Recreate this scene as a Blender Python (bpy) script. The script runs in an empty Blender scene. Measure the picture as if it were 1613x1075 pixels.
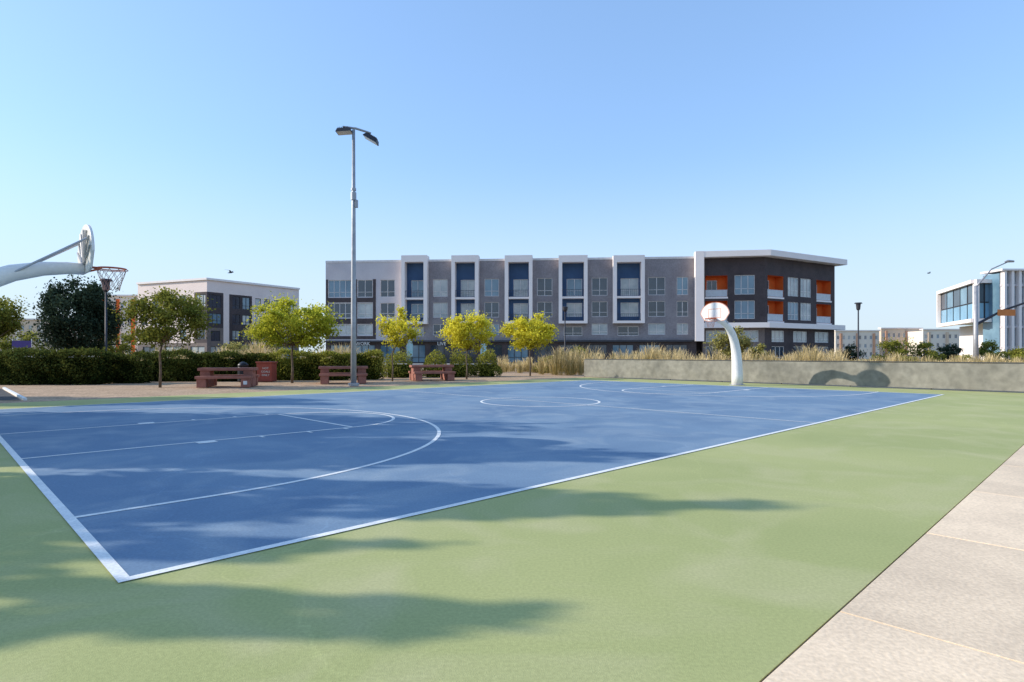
import bpy, math, random
import numpy as np
from mathutils import Vector
random.seed(7); rng=np.random.default_rng(7)
S=bpy.context.scene; C=S.collection
F=945.;CX=806.5;HY=557.;H=1.5
def gp(px,py):
    Z=F*H/(py-HY); return ((px-CX)/F*Z, Z)
def WX(px,Z): return (px-CX)/F*Z
def WZ(py,Z): return H+(HY-py)/F*Z
R=math.radians
# ------------------------------------------------------------------ materials
def nodes(name):
    m=bpy.data.materials.new(name); m.use_nodes=True
    nt=m.node_tree; return m,nt,nt.nodes['Principled BSDF']
def mat(name,c1,c2=None,scale=3,rough=.8,bump=0,metal=0,detail=5,spec=.3,fine=None,fineamt=.12):
    m,nt,b=nodes(name)
    b.inputs['Roughness'].default_value=rough; b.inputs['Metallic'].default_value=metal
    b.inputs['Specular IOR Level'].default_value=spec
    if c2 is None: c2=tuple(x*.85 for x in c1)
    tc=nt.nodes.new('ShaderNodeTexCoord')
    n=nt.nodes.new('ShaderNodeTexNoise'); n.inputs['Scale'].default_value=scale; n.inputs['Detail'].default_value=detail
    nt.links.new(tc.outputs['Object'],n.inputs['Vector'])
    r=nt.nodes.new('ShaderNodeValToRGB'); e=r.color_ramp.elements
    e[0].position=.32;e[0].color=(*c2,1);e[1].position=.68;e[1].color=(*c1,1)
    nt.links.new(n.outputs['Fac'],r.inputs['Fac'])
    out=r.outputs['Color']
    if fine:
        n2=nt.nodes.new('ShaderNodeTexNoise'); n2.inputs['Scale'].default_value=fine; n2.inputs['Detail'].default_value=3
        nt.links.new(tc.outputs['Object'],n2.inputs['Vector'])
        mr=nt.nodes.new('ShaderNodeMapRange'); mr.inputs['From Min'].default_value=.3; mr.inputs['From Max'].default_value=.7
        mr.inputs['To Min'].default_value=1-fineamt; mr.inputs['To Max'].default_value=1+fineamt
        nt.links.new(n2.outputs['Fac'],mr.inputs['Value'])
        mx=nt.nodes.new('ShaderNodeVectorMath'); mx.operation='SCALE'
        nt.links.new(out,mx.inputs[0]); nt.links.new(mr.outputs['Result'],mx.inputs['Scale']); out=mx.outputs['Vector']
    nt.links.new(out,b.inputs['Base Color'])
    if bump:
        bp=nt.nodes.new('ShaderNodeBump'); bp.inputs['Strength'].default_value=bump; bp.inputs['Distance'].default_value=.02
        src=n2 if fine else n
        nt.links.new(src.outputs['Fac'],bp.inputs['Height']); nt.links.new(bp.outputs['Normal'],b.inputs['Normal'])
    return m
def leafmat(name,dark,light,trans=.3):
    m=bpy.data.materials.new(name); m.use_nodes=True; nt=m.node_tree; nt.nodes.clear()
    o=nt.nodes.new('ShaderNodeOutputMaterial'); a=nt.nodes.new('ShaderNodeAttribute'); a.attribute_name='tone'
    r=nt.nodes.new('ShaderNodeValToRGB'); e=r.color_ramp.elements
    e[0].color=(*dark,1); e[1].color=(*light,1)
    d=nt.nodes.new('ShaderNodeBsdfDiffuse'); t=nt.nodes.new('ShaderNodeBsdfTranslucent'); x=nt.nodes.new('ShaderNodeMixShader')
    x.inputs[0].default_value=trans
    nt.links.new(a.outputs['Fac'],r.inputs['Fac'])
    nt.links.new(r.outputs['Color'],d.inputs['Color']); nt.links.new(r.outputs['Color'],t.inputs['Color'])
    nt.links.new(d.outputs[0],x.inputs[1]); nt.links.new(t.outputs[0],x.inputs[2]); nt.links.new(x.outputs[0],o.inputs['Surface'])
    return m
def tonemat(name,c1,c2,rough=.9,fine=40,bump=.15):
    m=mat(name,c1,c2,scale=1.6,rough=rough,fine=fine,fineamt=.12,bump=bump,spec=.12,detail=9); nt=m.node_tree; b=nt.nodes['Principled BSDF']
    l=b.inputs['Base Color'].links[0].from_socket
    a=nt.nodes.new('ShaderNodeAttribute'); a.attribute_name='tone'
    mx=nt.nodes.new('ShaderNodeVectorMath'); mx.operation='SCALE'
    nt.links.new(l,mx.inputs[0]); nt.links.new(a.outputs['Fac'],mx.inputs['Scale']); nt.links.new(mx.outputs['Vector'],b.inputs['Base Color'])
    return m
def glass(name,c,c2,rough=.08,scale=.35):
    m=mat(name,c,c2,scale=scale,rough=rough,spec=.9); return m
def courtmat(name,c1,c2,stain,samt=.8):
    m,nt,b=nodes(name); b.inputs['Roughness'].default_value=.85; b.inputs['Specular IOR Level'].default_value=.12
    L=nt.links.new; N=nt.nodes.new
    tc=N('ShaderNodeTexCoord')
    def noise(s,d=6,dist=0):
        n=N('ShaderNodeTexNoise'); n.inputs['Scale'].default_value=s; n.inputs['Detail'].default_value=d; n.inputs['Distortion'].default_value=dist
        L(tc.outputs['Object'],n.inputs['Vector']); return n
    n1=noise(.35,8,.6); r=N('ShaderNodeValToRGB'); e=r.color_ramp.elements
    e[0].position=.35;e[0].color=(*c2,1);e[1].position=.66;e[1].color=(*c1,1); L(n1.outputs['Fac'],r.inputs['Fac'])
    n2=noise(.8,9,1.2); r2=N('ShaderNodeValToRGB'); e=r2.color_ramp.elements
    e[0].position=.46;e[0].color=(0,0,0,1);e[1].position=.72;e[1].color=(samt,samt,samt,1); L(n2.outputs['Fac'],r2.inputs['Fac'])
    mx=N('ShaderNodeMixRGB'); L(r2.outputs['Color'],mx.inputs['Fac']); L(r.outputs['Color'],mx.inputs['Color1']); mx.inputs['Color2'].default_value=(*stain,1)
    n3=noise(45,4); mr=N('ShaderNodeMapRange'); mr.inputs['From Min'].default_value=.3; mr.inputs['From Max'].default_value=.7
    mr.inputs['To Min'].default_value=.9; mr.inputs['To Max'].default_value=1.1; L(n3.outputs['Fac'],mr.inputs['Value'])
    v=N('ShaderNodeTexVoronoi'); v.feature='DISTANCE_TO_EDGE'; v.inputs['Scale'].default_value=.23
    nv=noise(.9,6); va=N('ShaderNodeVectorMath'); va.operation='ADD'
    vs=N('ShaderNodeVectorMath'); vs.operation='SCALE'; vs.inputs['Scale'].default_value=1.6
    L(nv.outputs['Color'],vs.inputs[0]); L(tc.outputs['Object'],va.inputs[0]); L(vs.outputs['Vector'],va.inputs[1]); L(va.outputs['Vector'],v.inputs['Vector'])
    cr=N('ShaderNodeMapRange'); cr.inputs['From Min'].default_value=0; cr.inputs['From Max'].default_value=.004
    cr.inputs['To Min'].default_value=1.1; cr.inputs['To Max'].default_value=1; L(v.outputs['Distance'],cr.inputs['Value'])
    mu=N('ShaderNodeMath'); mu.operation='MULTIPLY'; L(mr.outputs[0],mu.inputs[0]); L(cr.outputs[0],mu.inputs[1])
    sc=N('ShaderNodeVectorMath'); sc.operation='SCALE'; L(mx.outputs['Color'],sc.inputs[0]); L(mu.outputs[0],sc.inputs['Scale'])
    L(sc.outputs['Vector'],b.inputs['Base Color'])
    bp=N('ShaderNodeBump'); bp.inputs['Strength'].default_value=.25; bp.inputs['Distance'].default_value=.01
    n4=noise(150,2); L(n4.outputs['Fac'],bp.inputs['Height']); L(bp.outputs['Normal'],b.inputs['Normal'])
    return m
M={}
M['green']=courtmat('court_green',(.455,.455,.19),(.385,.40,.16),(.53,.49,.26),.6)
M['blue']=courtmat('court_blue',(.205,.295,.39),(.15,.23,.33),(.30,.37,.43),.7)
M['line']=mat('line_paint',(.86,.85,.8),(.74,.74,.72),scale=6,rough=.8,fine=50,spec=.15)
M['walk']=tonemat('sidewalk_concrete',(.90,.69,.47),(.75,.575,.395))
M['conc']=mat('concrete',(.5,.47,.42),(.4,.38,.34),scale=4,fine=40,bump=.2)
M['dirt']=mat('mulch_dirt',(.54,.38,.25),(.40,.275,.18),scale=1.3,rough=.95,fine=14,fineamt=.35,bump=.6,spec=.1)
M['ground']=mat('far_ground',(.30,.24,.14),(.17,.17,.085),scale=.08,rough=.95,fine=3,fineamt=.25,spec=.1)
M['gap']=mat('joint_filler',(.25,.21,.16),(.15,.13,.10),scale=8,rough=.95,spec=.1)
M['asphalt']=mat('asphalt',(.06,.06,.06),(.045,.045,.05),scale=1,rough=.9)
M['white']=mat('white_paint_metal',(.88,.84,.78),(.78,.74,.69),scale=2,rough=.4,fine=20,fineamt=.04)
M['rib']=mat('grey_rib_metal',(.5,.5,.52),rough=.5,metal=.3)
M['steel']=mat('galvanised_steel',(.42,.42,.43),(.33,.33,.35),scale=5,rough=.5,metal=.4)
M['orange']=mat('orange_rim_paint',(.65,.16,.07),(.5,.12,.06),scale=9,rough=.5)
M['border']=mat('faded_orange_border',(.75,.33,.2),(.68,.28,.17),scale=9,rough=.5)
M['rust']=mat('rusty_chain',(.50,.27,.21),(.33,.17,.14),scale=30,rough=.7,metal=.2)
M['lampdark']=mat('dark_lamp_metal',(.05,.05,.06),rough=.5,metal=.3)
M['lens']=mat('lamp_lens',(.55,.57,.6),rough=.15,spec=.8)
M['terra']=mat('terracotta_concrete',(.37,.155,.115),(.27,.11,.08),scale=3,rough=.85,fine=40,bump=.2)
M['red']=mat('red_bin_paint',(.38,.09,.065),(.3,.07,.05),scale=4,rough=.6)
M['textw']=mat('white_lettering',(.8,.8,.78),rough=.6)
M['wfab']=mat('beige_windscreen',(.30,.28,.23),(.19,.18,.15),scale=.5,rough=.85,fine=4,fineamt=.14,bump=.4,spec=.1)
M['fpost']=mat('fence_pipe',(.1,.1,.09),rough=.5,metal=.4)
M['bark']=mat('bark',(.2,.15,.1),(.1,.075,.055),scale=8,rough=.95,bump=.5)
M['wallL']=mat('light_grey_stucco',(.62,.57,.57),(.55,.50,.51),scale=.4,fine=9,fineamt=.05)
M['brick']=mat('grey_brick',(.30,.27,.275),(.235,.21,.22),scale=.7,fine=5,fineamt=.14)
M['char']=mat('charcoal_brick',(.09,.068,.068),(.062,.048,.05),scale=.7,fine=5,fineamt=.12)
M['navy']=mat('navy_panel',(.045,.10,.20),(.03,.07,.155),scale=.6,rough=.5)
M['stucco']=mat('white_stucco',(.94,.84,.79),(.9,.8,.75),scale=.5,fine=9,fineamt=.03)
M['wframe']=mat('pale_window_frame',(.74,.70,.68),rough=.5)
M['dframe']=mat('dark_window_frame',(.06,.06,.07),rough=.5)
M['g1']=glass('dark_glass',(.05,.075,.105),(.02,.03,.05))
M['g2']=glass('blind_glass',(.58,.57,.53),(.26,.31,.33),rough=.15,scale=.6)
M['g3']=glass('blue_glass',(.18,.30,.38),(.09,.17,.24))
M['g4']=glass('sky_glass',(.22,.42,.56),(.12,.28,.42))
M['oran']=mat('orange_stucco',(.8,.16,.03),(.68,.13,.022),scale=.8)
M['rail']=mat('pale_rail_glass',(.6,.62,.64),rough=.3)
M['pink']=mat('pinkish_stucco',(.90,.74,.67),(.82,.67,.61),scale=.3,fine=6,fineamt=.04)
M['brown']=mat('brown_brick',(.22,.17,.15),(.16,.13,.12),scale=.6,fine=5)
M['tan']=mat('tan_stucco',(.74,.57,.42),(.66,.5,.37),scale=.3)
M['cream']=mat('cream_stucco',(.84,.74,.62),(.76,.66,.56),scale=.3)
M['rustst']=mat('rust_stucco',(.70,.38,.24),(.62,.33,.2),scale=.3)
M['signb']=mat('indigo_banner',(.07,.05,.2),rough=.6)
M['signo']=mat('orange_brown_sign',(.6,.22,.06),rough=.5)
M['teal']=mat('teal_flag',(.25,.5,.5),(.5,.6,.6),scale=1.5,rough=.7)
M['bird']=mat('dark_feathers',(.05,.06,.09),rough=.8)
M['black']=mat('black_plastic',(.02,.022,.03),rough=.4)
LF={}
LF['mid']=leafmat('leaf_mid',(.06,.08,.014),(.32,.31,.06),.38)
LF['bright']=leafmat('leaf_bright',(.16,.20,.015),(.74,.70,.075),.45)
LF['yellow']=leafmat('leaf_yellow',(.32,.30,.02),(.95,.84,.09),.5)
LF['dark']=leafmat('leaf_dark',(.016,.028,.018),(.075,.105,.062),.18)
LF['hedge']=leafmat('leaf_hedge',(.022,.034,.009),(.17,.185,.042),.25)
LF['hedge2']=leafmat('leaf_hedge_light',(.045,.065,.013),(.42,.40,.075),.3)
LF['olive']=leafmat('leaf_olive',(.12,.12,.035),(.48,.43,.14),.35)
LF['dry']=leafmat('dry_grass',(.28,.22,.08),(.88,.69,.38),.35)
LF['shade']=leafmat('leaf_tall_trees',(.03,.05,.012),(.12,.15,.04),.05)
# ------------------------------------------------------------------ builders
def rootloc(o):
    while o is not None and o.parent is not None: o=o.parent
    return Vector(o.location) if o is not None else Vector((0,0,0))
class MB:
    def __init__(s,fr=None): s.v=[];s.f=[];s.fr=fr;s.t=[]
    def p(s,x,y,z):
        if s.fr:
            ox,oy,a=s.fr; c,n=math.cos(a),math.sin(a); x,y=ox+c*x-n*y,oy+n*x+c*y
        s.v.append((x,y,z)); return len(s.v)-1
    def quad(s,*pts,tone=1.): s.f.append([s.p(*q) for q in pts]); s.t.append(tone)
    def box(s,x0,x1,y0,y1,z0,z1,tone=1.):
        i=[s.p(x,y,z) for z in (z0,z1) for (x,y) in ((x0,y0),(x1,y0),(x1,y1),(x0,y1))]
        for q in ((3,2,1,0),(4,5,6,7),(0,1,5,4),(1,2,6,5),(2,3,7,6),(3,0,4,7)):
            s.f.append([i[k] for k in q]); s.t.append(tone)
        return s
    def prism(s,poly,z0,z1):
        n=len(poly); a=[s.p(x,y,z0) for x,y in poly]; b=[s.p(x,y,z1) for x,y in poly]
        s.f.append(a[::-1]); s.f.append(b)
        for k in range(n): s.f.append([a[k],a[(k+1)%n],b[(k+1)%n],b[k]])
        s.t+= [1.]*(n+2); return s
    def vprism(s,poly,x0,x1):
        n=len(poly); a=[s.p(x0,y,z) for y,z in poly]; b=[s.p(x1,y,z) for y,z in poly]
        s.f.append(a); s.f.append(b[::-1])
        for k in range(n): s.f.append([a[(k+1)%n],a[k],b[k],b[(k+1)%n]])
        s.t+=[1.]*(n+2); return s
    def tube(s,pts,rad,n=10,cap=True):
        pts=[Vector(q) for q in pts]
        if not hasattr(rad,'__len__'): rad=[rad]*len(pts)
        rings=[]; ref=None
        for k,q in enumerate(pts):
            d=(pts[min(k+1,len(pts)-1)]-pts[max(k-1,0)]).normalized()
            if ref is None: ref=Vector((0,0,1)) if abs(d.z)<.8 else Vector((1,0,0))
            a=(ref-d*ref.dot(d)).normalized(); ref=a; b=d.cross(a)
            rings.append([s.p(*(q+(a*math.cos(t)+b*math.sin(t))*rad[k])) for t in [2*math.pi*j/n for j in range(n)]])
        for k in range(len(rings)-1):
            for j in range(n): s.f.append([rings[k][j],rings[k][(j+1)%n],rings[k+1][(j+1)%n],rings[k+1][j]]); s.t.append(1.)
        if cap: s.f.append(rings[0][::-1]); s.f.append(rings[-1]); s.t+=[1.,1.]
        return s
    def build(s,name,m,parent=None,world=True,smooth=False,bevel=0,tone=False):
        off=rootloc(parent) if (world and parent) else Vector((0,0,0))
        me=bpy.data.meshes.new(name); me.from_pydata([tuple(Vector(q)-off) for q in s.v],[],s.f); me.materials.append(m)
        if tone:
            a=me.attributes.new('tone','FLOAT','FACE'); a.data.foreach_set('value',s.t)
        if smooth:
            me.polygons.foreach_set('use_smooth',[True]*len(me.polygons))
        o=bpy.data.objects.new(name,me); C.objects.link(o)
        if parent: o.parent=parent
        if bevel:
            b=o.modifiers.new('bevel','BEVEL'); b.width=bevel; b.segments=2; b.limit_method='ANGLE'
        return o
def tag(o,label=None,cat=None,group=None,kind=None):
    if label:o['label']=label
    if cat:o['category']=cat
    if group:o['group']=group
    if kind:o['kind']=kind
    return o
def thing(name,label,cat,loc,rz=0,group=None):
    o=bpy.data.objects.new(name,None); C.objects.link(o); o.location=loc; o.rotation_euler=(0,0,rz); o.empty_display_size=.2
    return tag(o,label,cat,group)
def struct(o): return tag(o,kind='structure')
def dup(root,loc,rz,label,group=None):
    r=root.copy(); C.objects.link(r); r.location=loc; r.rotation_euler=(0,0,rz); r['label']=label
    if group: r['group']=group
    for ch in list(root.children):
        c=ch.copy(); C.objects.link(c); c.parent=r
        for g in list(ch.children):
            d=g.copy(); C.objects.link(d); d.parent=c
    return r
def text(name,body,size,m,parent,loc,rot,align='LEFT'):
    cu=bpy.data.curves.new(name,'FONT'); cu.body=body; cu.size=size; cu.extrude=.01; cu.align_x=align; cu.resolution_u=2
    t=bpy.data.objects.new('tmp',cu); C.objects.link(t)
    dg=bpy.context.evaluated_depsgraph_get(); me=bpy.data.meshes.new_from_object(t.evaluated_get(dg))
    bpy.data.objects.remove(t); me.materials.clear(); me.materials.append(m)
    o=bpy.data.objects.new(name,me); C.objects.link(o); o.location=Vector(loc)-(rootloc(parent) if parent else Vector((0,0,0))); o.rotation_euler=rot
    if parent: o.parent=parent
    return o
def leaves(name,cen,tone,size,m,parent=None,flat=0.,extra=None,asp=.6):
    n=len(cen); cen=np.asarray(cen,float)
    a=rng.normal(size=(n,3)); a[:,2]*=(1-flat); a/=np.linalg.norm(a,axis=1)[:,None]
    b=rng.normal(size=(n,3)); b-=a*(a*b).sum(1)[:,None]; b/=np.linalg.norm(b,axis=1)[:,None]
    sz=size*rng.uniform(.6,1.35,(n,1))
    v=np.stack([cen-a*sz,cen+b*sz*asp,cen+a*sz,cen-b*sz*asp],1).reshape(-1,3)
    tn=list(np.clip(tone,0,1)); nq=n; idx=list(range(4*n))
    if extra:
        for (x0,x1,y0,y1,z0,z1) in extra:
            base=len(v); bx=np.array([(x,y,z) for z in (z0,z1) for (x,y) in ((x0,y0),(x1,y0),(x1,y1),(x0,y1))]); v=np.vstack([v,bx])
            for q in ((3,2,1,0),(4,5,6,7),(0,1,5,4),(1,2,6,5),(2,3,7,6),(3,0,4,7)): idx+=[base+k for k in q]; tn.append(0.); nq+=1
    off=np.array(rootloc(parent)) if parent else np.zeros(3)
    v=v-off
    me=bpy.data.meshes.new(name); me.vertices.add(len(v)); me.vertices.foreach_set('co',v.ravel())
    me.loops.add(nq*4); me.loops.foreach_set('vertex_index',np.array(idx,dtype=np.int32)); me.polygons.add(nq)
    me.polygons.foreach_set('loop_start',np.arange(0,nq*4,4,dtype=np.int32))
    try: me.polygons.foreach_set('loop_total',np.full(nq,4,dtype=np.int32))
    except Exception: pass
    at=me.attributes.new('tone','FLOAT','FACE'); at.data.foreach_set('value',np.array(tn,dtype=np.float32))
    me.update(calc_edges=True); me.materials.append(m)
    o=bpy.data.objects.new(name,me); C.objects.link(o)
    if parent:o.parent=parent
    return o
def tree(label,x,y,Ht,zb,rx,m,n=6000,leaf=.08,ncl=18,tr=.07,group='young trees in the planting strip',cx=None,cone=0.,lean=0.,name='tree',clr=.34,droop=1.):
    cx=x if cx is None else cx
    t=thing(name,label,'tree',(x,y,0),0,group)
    rz=(Ht-zb)/2; zc=zb+rz
    cl=[]
    while len(cl)<ncl:
        q=rng.uniform(-1,1,3); d=np.linalg.norm(q)
        if d>1 or d<.2: continue
        w=1-cone*(q[2]+1)/2
        cl.append((cx+q[0]*rx*.84*w,y+q[1]*rx*.84*w,zc+q[2]*rz*.86,rng.uniform(.55,1.4)*clr*rx*(1-.4*cone*(q[2]+1)/2),rng.uniform(-.2,.2)))
    k=rng.integers(0,ncl,n); cla=np.array(cl)[k]
    off=rng.normal(size=(n,3)); off/=np.linalg.norm(off,axis=1)[:,None]; rr=rng.uniform(0,1,(n,1))**.45
    off=off*rr; offz=off.copy(); offz[:,2]*=min(1.,rz/rx*1.1)*droop
    cen=cla[:,:3]+offz*cla[:,3:4]*(1+.38*rng.normal(size=(n,1)))
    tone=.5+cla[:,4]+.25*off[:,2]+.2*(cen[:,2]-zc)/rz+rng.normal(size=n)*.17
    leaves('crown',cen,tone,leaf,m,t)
    mb=MB(); fz=zb+.25*rz
    mb.tube([(x,y,-.05),(x+.03+lean*.3,y,fz*.35),(x-.02+lean*.6,y+.02,fz*.7),(x+(cx-x)*.6,y,fz)],[tr*1.3,tr,tr*.9,tr*.8],8)
    for c in cl[:26]:
        p0=Vector((x+(cx-x)*.6,y,fz-.1)); p1=Vector(c[:3]); mid=(p0+p1)/2+Vector((0,0,-.08*rx))
        mb.tube([p0,mid,p1],[tr*.5,tr*.28,tr*.1],5)
    mb.build('trunk',M['bark'],t,smooth=True)
    return t
# ------------------------------------------------------------------ court and ground
A=(-2.56,3.96); UA=math.atan2(.6994,.7147); FR=(A[0],A[1],UA)
def uv(u,v):
    c,n=math.cos(UA),math.sin(UA); return (A[0]+c*u-n*v,A[1]+n*u+c*v)
L=25.5;WD=16.4;MV=8.12
g=MB(); g.quad((-1500,-300,-.03),(1500,-300,-.03),(1500,2500,-.03),(-1500,2500,-.03)); struct(g.build('ground',M['ground']))
g=MB(); g.quad((-60,14,-.022),(60,14,-.022),(60,62,-.022),(-60,62,-.022)); struct(g.build('dirt_bed',M['dirt']))
g=MB(FR); g.box(-12,28.75,-3.45,19,-.3,0); struct(g.build('court_surround',M['green']))
g=MB(FR); g.quad((0,0,.004),(L,0,.004),(L,WD,.004),(0,WD,.004)); struct(g.build('court_playing_area',M['blue']))
g=MB(FR); g.box(-12,28.7,-6.69,-3.452,-.4,-.006); struct(g.build('expansion_joint',M['gap']))
ln=MB(FR); Zl=.008; w=.07
def strip(u0,v0,u1,v1,w=w,z=Zl): 
    d=Vector((u1-u0,v1-v0)).normalized(); nn=Vector((-d.y,d.x))*w/2
    ln.quad((u0-nn.x,v0-nn.y,z),(u1-nn.x,v1-nn.y,z),(u1+nn.x,v1+nn.y,z),(u0+nn.x,v0+nn.y,z))
def arc(cu,cv,r,a0,a1,n=48,w=w):
    for k in range(n):
        t0=a0+(a1-a0)*k/n; t1=a0+(a1-a0)*(k+1)/n; i,o=r-w/2,r+w/2
        ln.quad((cu+i*math.cos(t0),cv+i*math.sin(t0),Zl),(cu+o*math.cos(t0),cv+o*math.sin(t0),Zl),(cu+o*math.cos(t1),cv+o*math.sin(t1),Zl),(cu+i*math.cos(t1),cv+i*math.sin(t1),Zl))
e=.04
strip(-e,0,L+e,0,.08); strip(-e,WD,L+e,WD,.08)
strip(0,e,0,WD-e,.08); strip(L,e,L,WD-e,.08)
strip(L/2,e,L/2,WD-e,.05,Zl+.001)
arc(L/2,MV,1.83,0,2*math.pi,72)
for sg,u0 in ((1,0),(-1,L)):
    r3=6.05; ub=u0+sg*1.2; FT=5.25; LW=1.8; Z2=Zl+.001
    for sv in (-1,1):
        strip(u0+sg*e,MV+sv*r3,ub,MV+sv*r3); strip(u0+sg*e,MV+sv*LW,u0+sg*FT,MV+sv*LW)
        a=MV+sv*(LW+w/2)
        uu=u0+sg*2.3; ln.quad(*( [(uu,a,Z2),(uu+sg*.3,a,Z2),(uu+sg*.3,a+sv*.2,Z2),(uu,a+sv*.2,Z2)] ))
        for q in (3.35,4.25,5.0): uu=u0+sg*q; ln.quad((uu,a,Z2),(uu+sg*.06,a,Z2),(uu+sg*.06,a+sv*.18,Z2),(uu,a+sv*.18,Z2))
    a0=-math.pi/2 if sg>0 else math.pi/2
    arc(ub,MV,r3,a0,a0+math.pi,90); arc(u0+sg*FT,MV,LW,a0,a0+math.pi,48)
    strip(u0+sg*FT,MV-LW,u0+sg*FT,MV+LW,w,Z2)
struct(ln.build('court_lines',M['line']))
sw=MB(FR); sp=2.17
for k in range(-7,12):
    u0=2.85+k*sp; sw.box(u0+.006,u0+sp-.006,-6.7,-3.464,-.3,.006+random.uniform(-.001,.001),tone=random.uniform(.92,1.06))
struct(sw.build('sidewalk',M['walk'],bevel=.004,tone=True))
p=gp(6,612); q=gp(40,630); d=(Vector(q)-Vector(p)).normalized(); nx,ny=-d.y*.045,d.x*.045
g=MB(); g.prism([(p[0]-nx,p[1]-ny),(q[0]-nx,q[1]-ny),(q[0]+nx,q[1]+ny),(p[0]+nx,p[1]+ny)],-.1,.05); struct(g.build('kerb',M['line']))
g=MB(); g.quad((q[0]-.1,q[1]-.05,-.012),(p[0]-.1,p[1],-.012),(p[0]-8,p[1],-.012),(q[0]-8,q[1]-.05,-.012)); struct(g.build('path',M['asphalt']))
g=MB(); g.quad((-140,63,-.018),(140,63,-.018),(140,77,-.018),(-140,77,-.018)); struct(g.build('road',M['asphalt']))
g=MB(); g.box(-140,140,77,81.5,-.2,.12); struct(g.build('far_pavement',M['conc']))
# ------------------------------------------------------------------ basketball hoops
def fan(n=20,w=.685,h0=0.,h1=.86):
    pts=[(-.33,h0),(.33,h0),(.5,h0+.05),(w,.33)]
    for k in range(1,n): 
        t=math.pi*k/n; pts.append((w*math.cos(t),.33+(h1-.33)*math.sin(t)))
    pts+=[(-w,.33),(-.5,h0+.05)]; return pts
def make_hoop(loc,rz,label):
    t=thing('basketball_hoop',label,'basketball hoop',loc,rz,'basketball hoops of the court')
    mb=MB(); P=[(0,0,0),(0,0,.5),(.03,0,1.05),(.12,0,1.6),(.28,0,2.02),(.52,0,2.38),(.84,0,2.66),(1.2,0,2.84),(1.6,0,2.95),(1.95,0,2.995),(2.18,0,3.0)]
    r=[.265,.255,.24,.22,.2,.18,.158,.14,.12,.105,.1]
    mb.tube(P,r,20); mb.build('post',M['white'],t,False,True)
    mb=MB(); mb.tube([(0,0,0),(0,0,.03)],.36,20); mb.build('base_plate',M['steel'],t,False)
    bz=2.93
    mb=MB(); mb.vprism([(y,bz+z) for y,z in fan()],2.19,2.225); bb=mb.build('backboard',M['white'],t,False,bevel=.005)
    mb=MB(); f=fan(); X=2.2275
    n=len(f); wd=.03
    for k in range(n):
        a,b=Vector(f[k]),Vector(f[(k+1)%n]); c=Vector((0,.36)); ai=a+(c-a).normalized()*wd; bi=b+(c-b).normalized()*wd
        mb.quad((X,a.x,bz+a.y),(X,b.x,bz+b.y),(X,bi.x,bz+bi.y),(X,ai.x,bz+ai.y))
    for (y0,y1,z0,z1) in ((-.3,.3,.54,.565),(-.3,.3,.155,.18),(-.3,-.275,.18,.54),(.275,.3,.18,.54)): mb.quad((X,y0,bz+z0),(X,y1,bz+z0),(X,y1,bz+z1),(X,y0,bz+z1))
    mb.build('border',M['border'],bb,False)
    for k in range(7):
        a=math.pi*(k+.5)/7; mb=MB(); mb.tube([(2.17,0,bz+.12),(2.175,.6*math.cos(a),bz+.33+.44*math.sin(a))],.014,6); mb.build('rib',M['rib'],bb,False)
    for s in (-1,1):
        mb=MB(); mb.tube([(1.15,s*.1,2.8),(2.17,s*.38,3.5)],.02,8); mb.build('strut',M['rib'],t,False)
    mb=MB(); rc=(2.6,0,3.05); n=28; ri=.232
    mb.tube([(rc[0]+ri*math.cos(2*math.pi*k/n),ri*math.sin(2*math.pi*k/n),3.05) for k in range(n+1)],.010,6)
    mb.tube([(rc[0]+(ri+.025)*math.cos(2*math.pi*k/n),(ri+.025)*math.sin(2*math.pi*k/n),3.03) for k in range(n+1)],.007,6)
    mb.box(2.231,2.38,-.12,.12,3.035,3.05); mb.tube([(2.235,.12,2.96),(2.45,.18,3.04)],.01,6); mb.tube([(2.235,-.12,2.96),(2.45,-.18,3.04)],.01,6)
    rim=mb.build('rim',M['orange'],t,False)
    mb=MB(); nn=10; lv=[(.23,3.03),(.2,2.92),(.165,2.82),(.14,2.73),(.125,2.65)]
    for k in range(nn):
        for j in range(4):
            for sg in (-1,1):
                a0=2*math.pi*(k+.5*j)/nn; a1=a0+sg*math.pi/nn
                r0,z0=lv[j]; r1,z1=lv[j+1]
                mb.tube([(2.6+r0*math.cos(a0),r0*math.sin(a0),z0),(2.6+r1*math.cos(a1),r1*math.sin(a1),z1)],.004,4,False)
    mb.build('net',M['rust'],rim,False)
    return t
px,py=uv(-1.1,8.35)
hp=make_hoop((px,py,0),UA,'white gooseneck basketball hoop at the left edge, its fan backboard seen from behind')
px,py=uv(26.5,8.2)
dup(hp,(px,py,0),UA+math.pi,'white gooseneck basketball hoop with orange bordered backboard in front of the beige fence')
# ------------------------------------------------------------------ tall floodlight pole
X,Y=gp(557,608)
t=thing('floodlight_pole','tall grey steel pole with two floodlights between the picnic tables','light pole',(X,Y,0))
MB().tube([(X,Y,0),(X,Y,3),(X,Y,7.7),(X,Y,11.85)],[.135,.12,.095,.07],14).build('pole',M['steel'],t,smooth=True)
MB().tube([(X,Y,0),(X,Y,.12),(X,Y,.14)],[.25,.25,.15],14).build('base_plate',M['steel'],t)
MB().tube([(X,Y,8.6),(X,Y,8.95)],.13,12).tube([(X,Y,9.05),(X,Y,9.15)],.12,12).build('collar',M['steel'],t)
MB().box(X+.09,X+.2,Y-.1,Y+.06,8.25,8.6).build('junction_box',M['steel'],t,bevel=.01)
MB().tube([(X-.5,Y,12.0),(X+.1,Y,11.92),(X+.8,Y,11.7)],[.05,.055,.045],8).build('crossarm',M['steel'],t)
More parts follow.
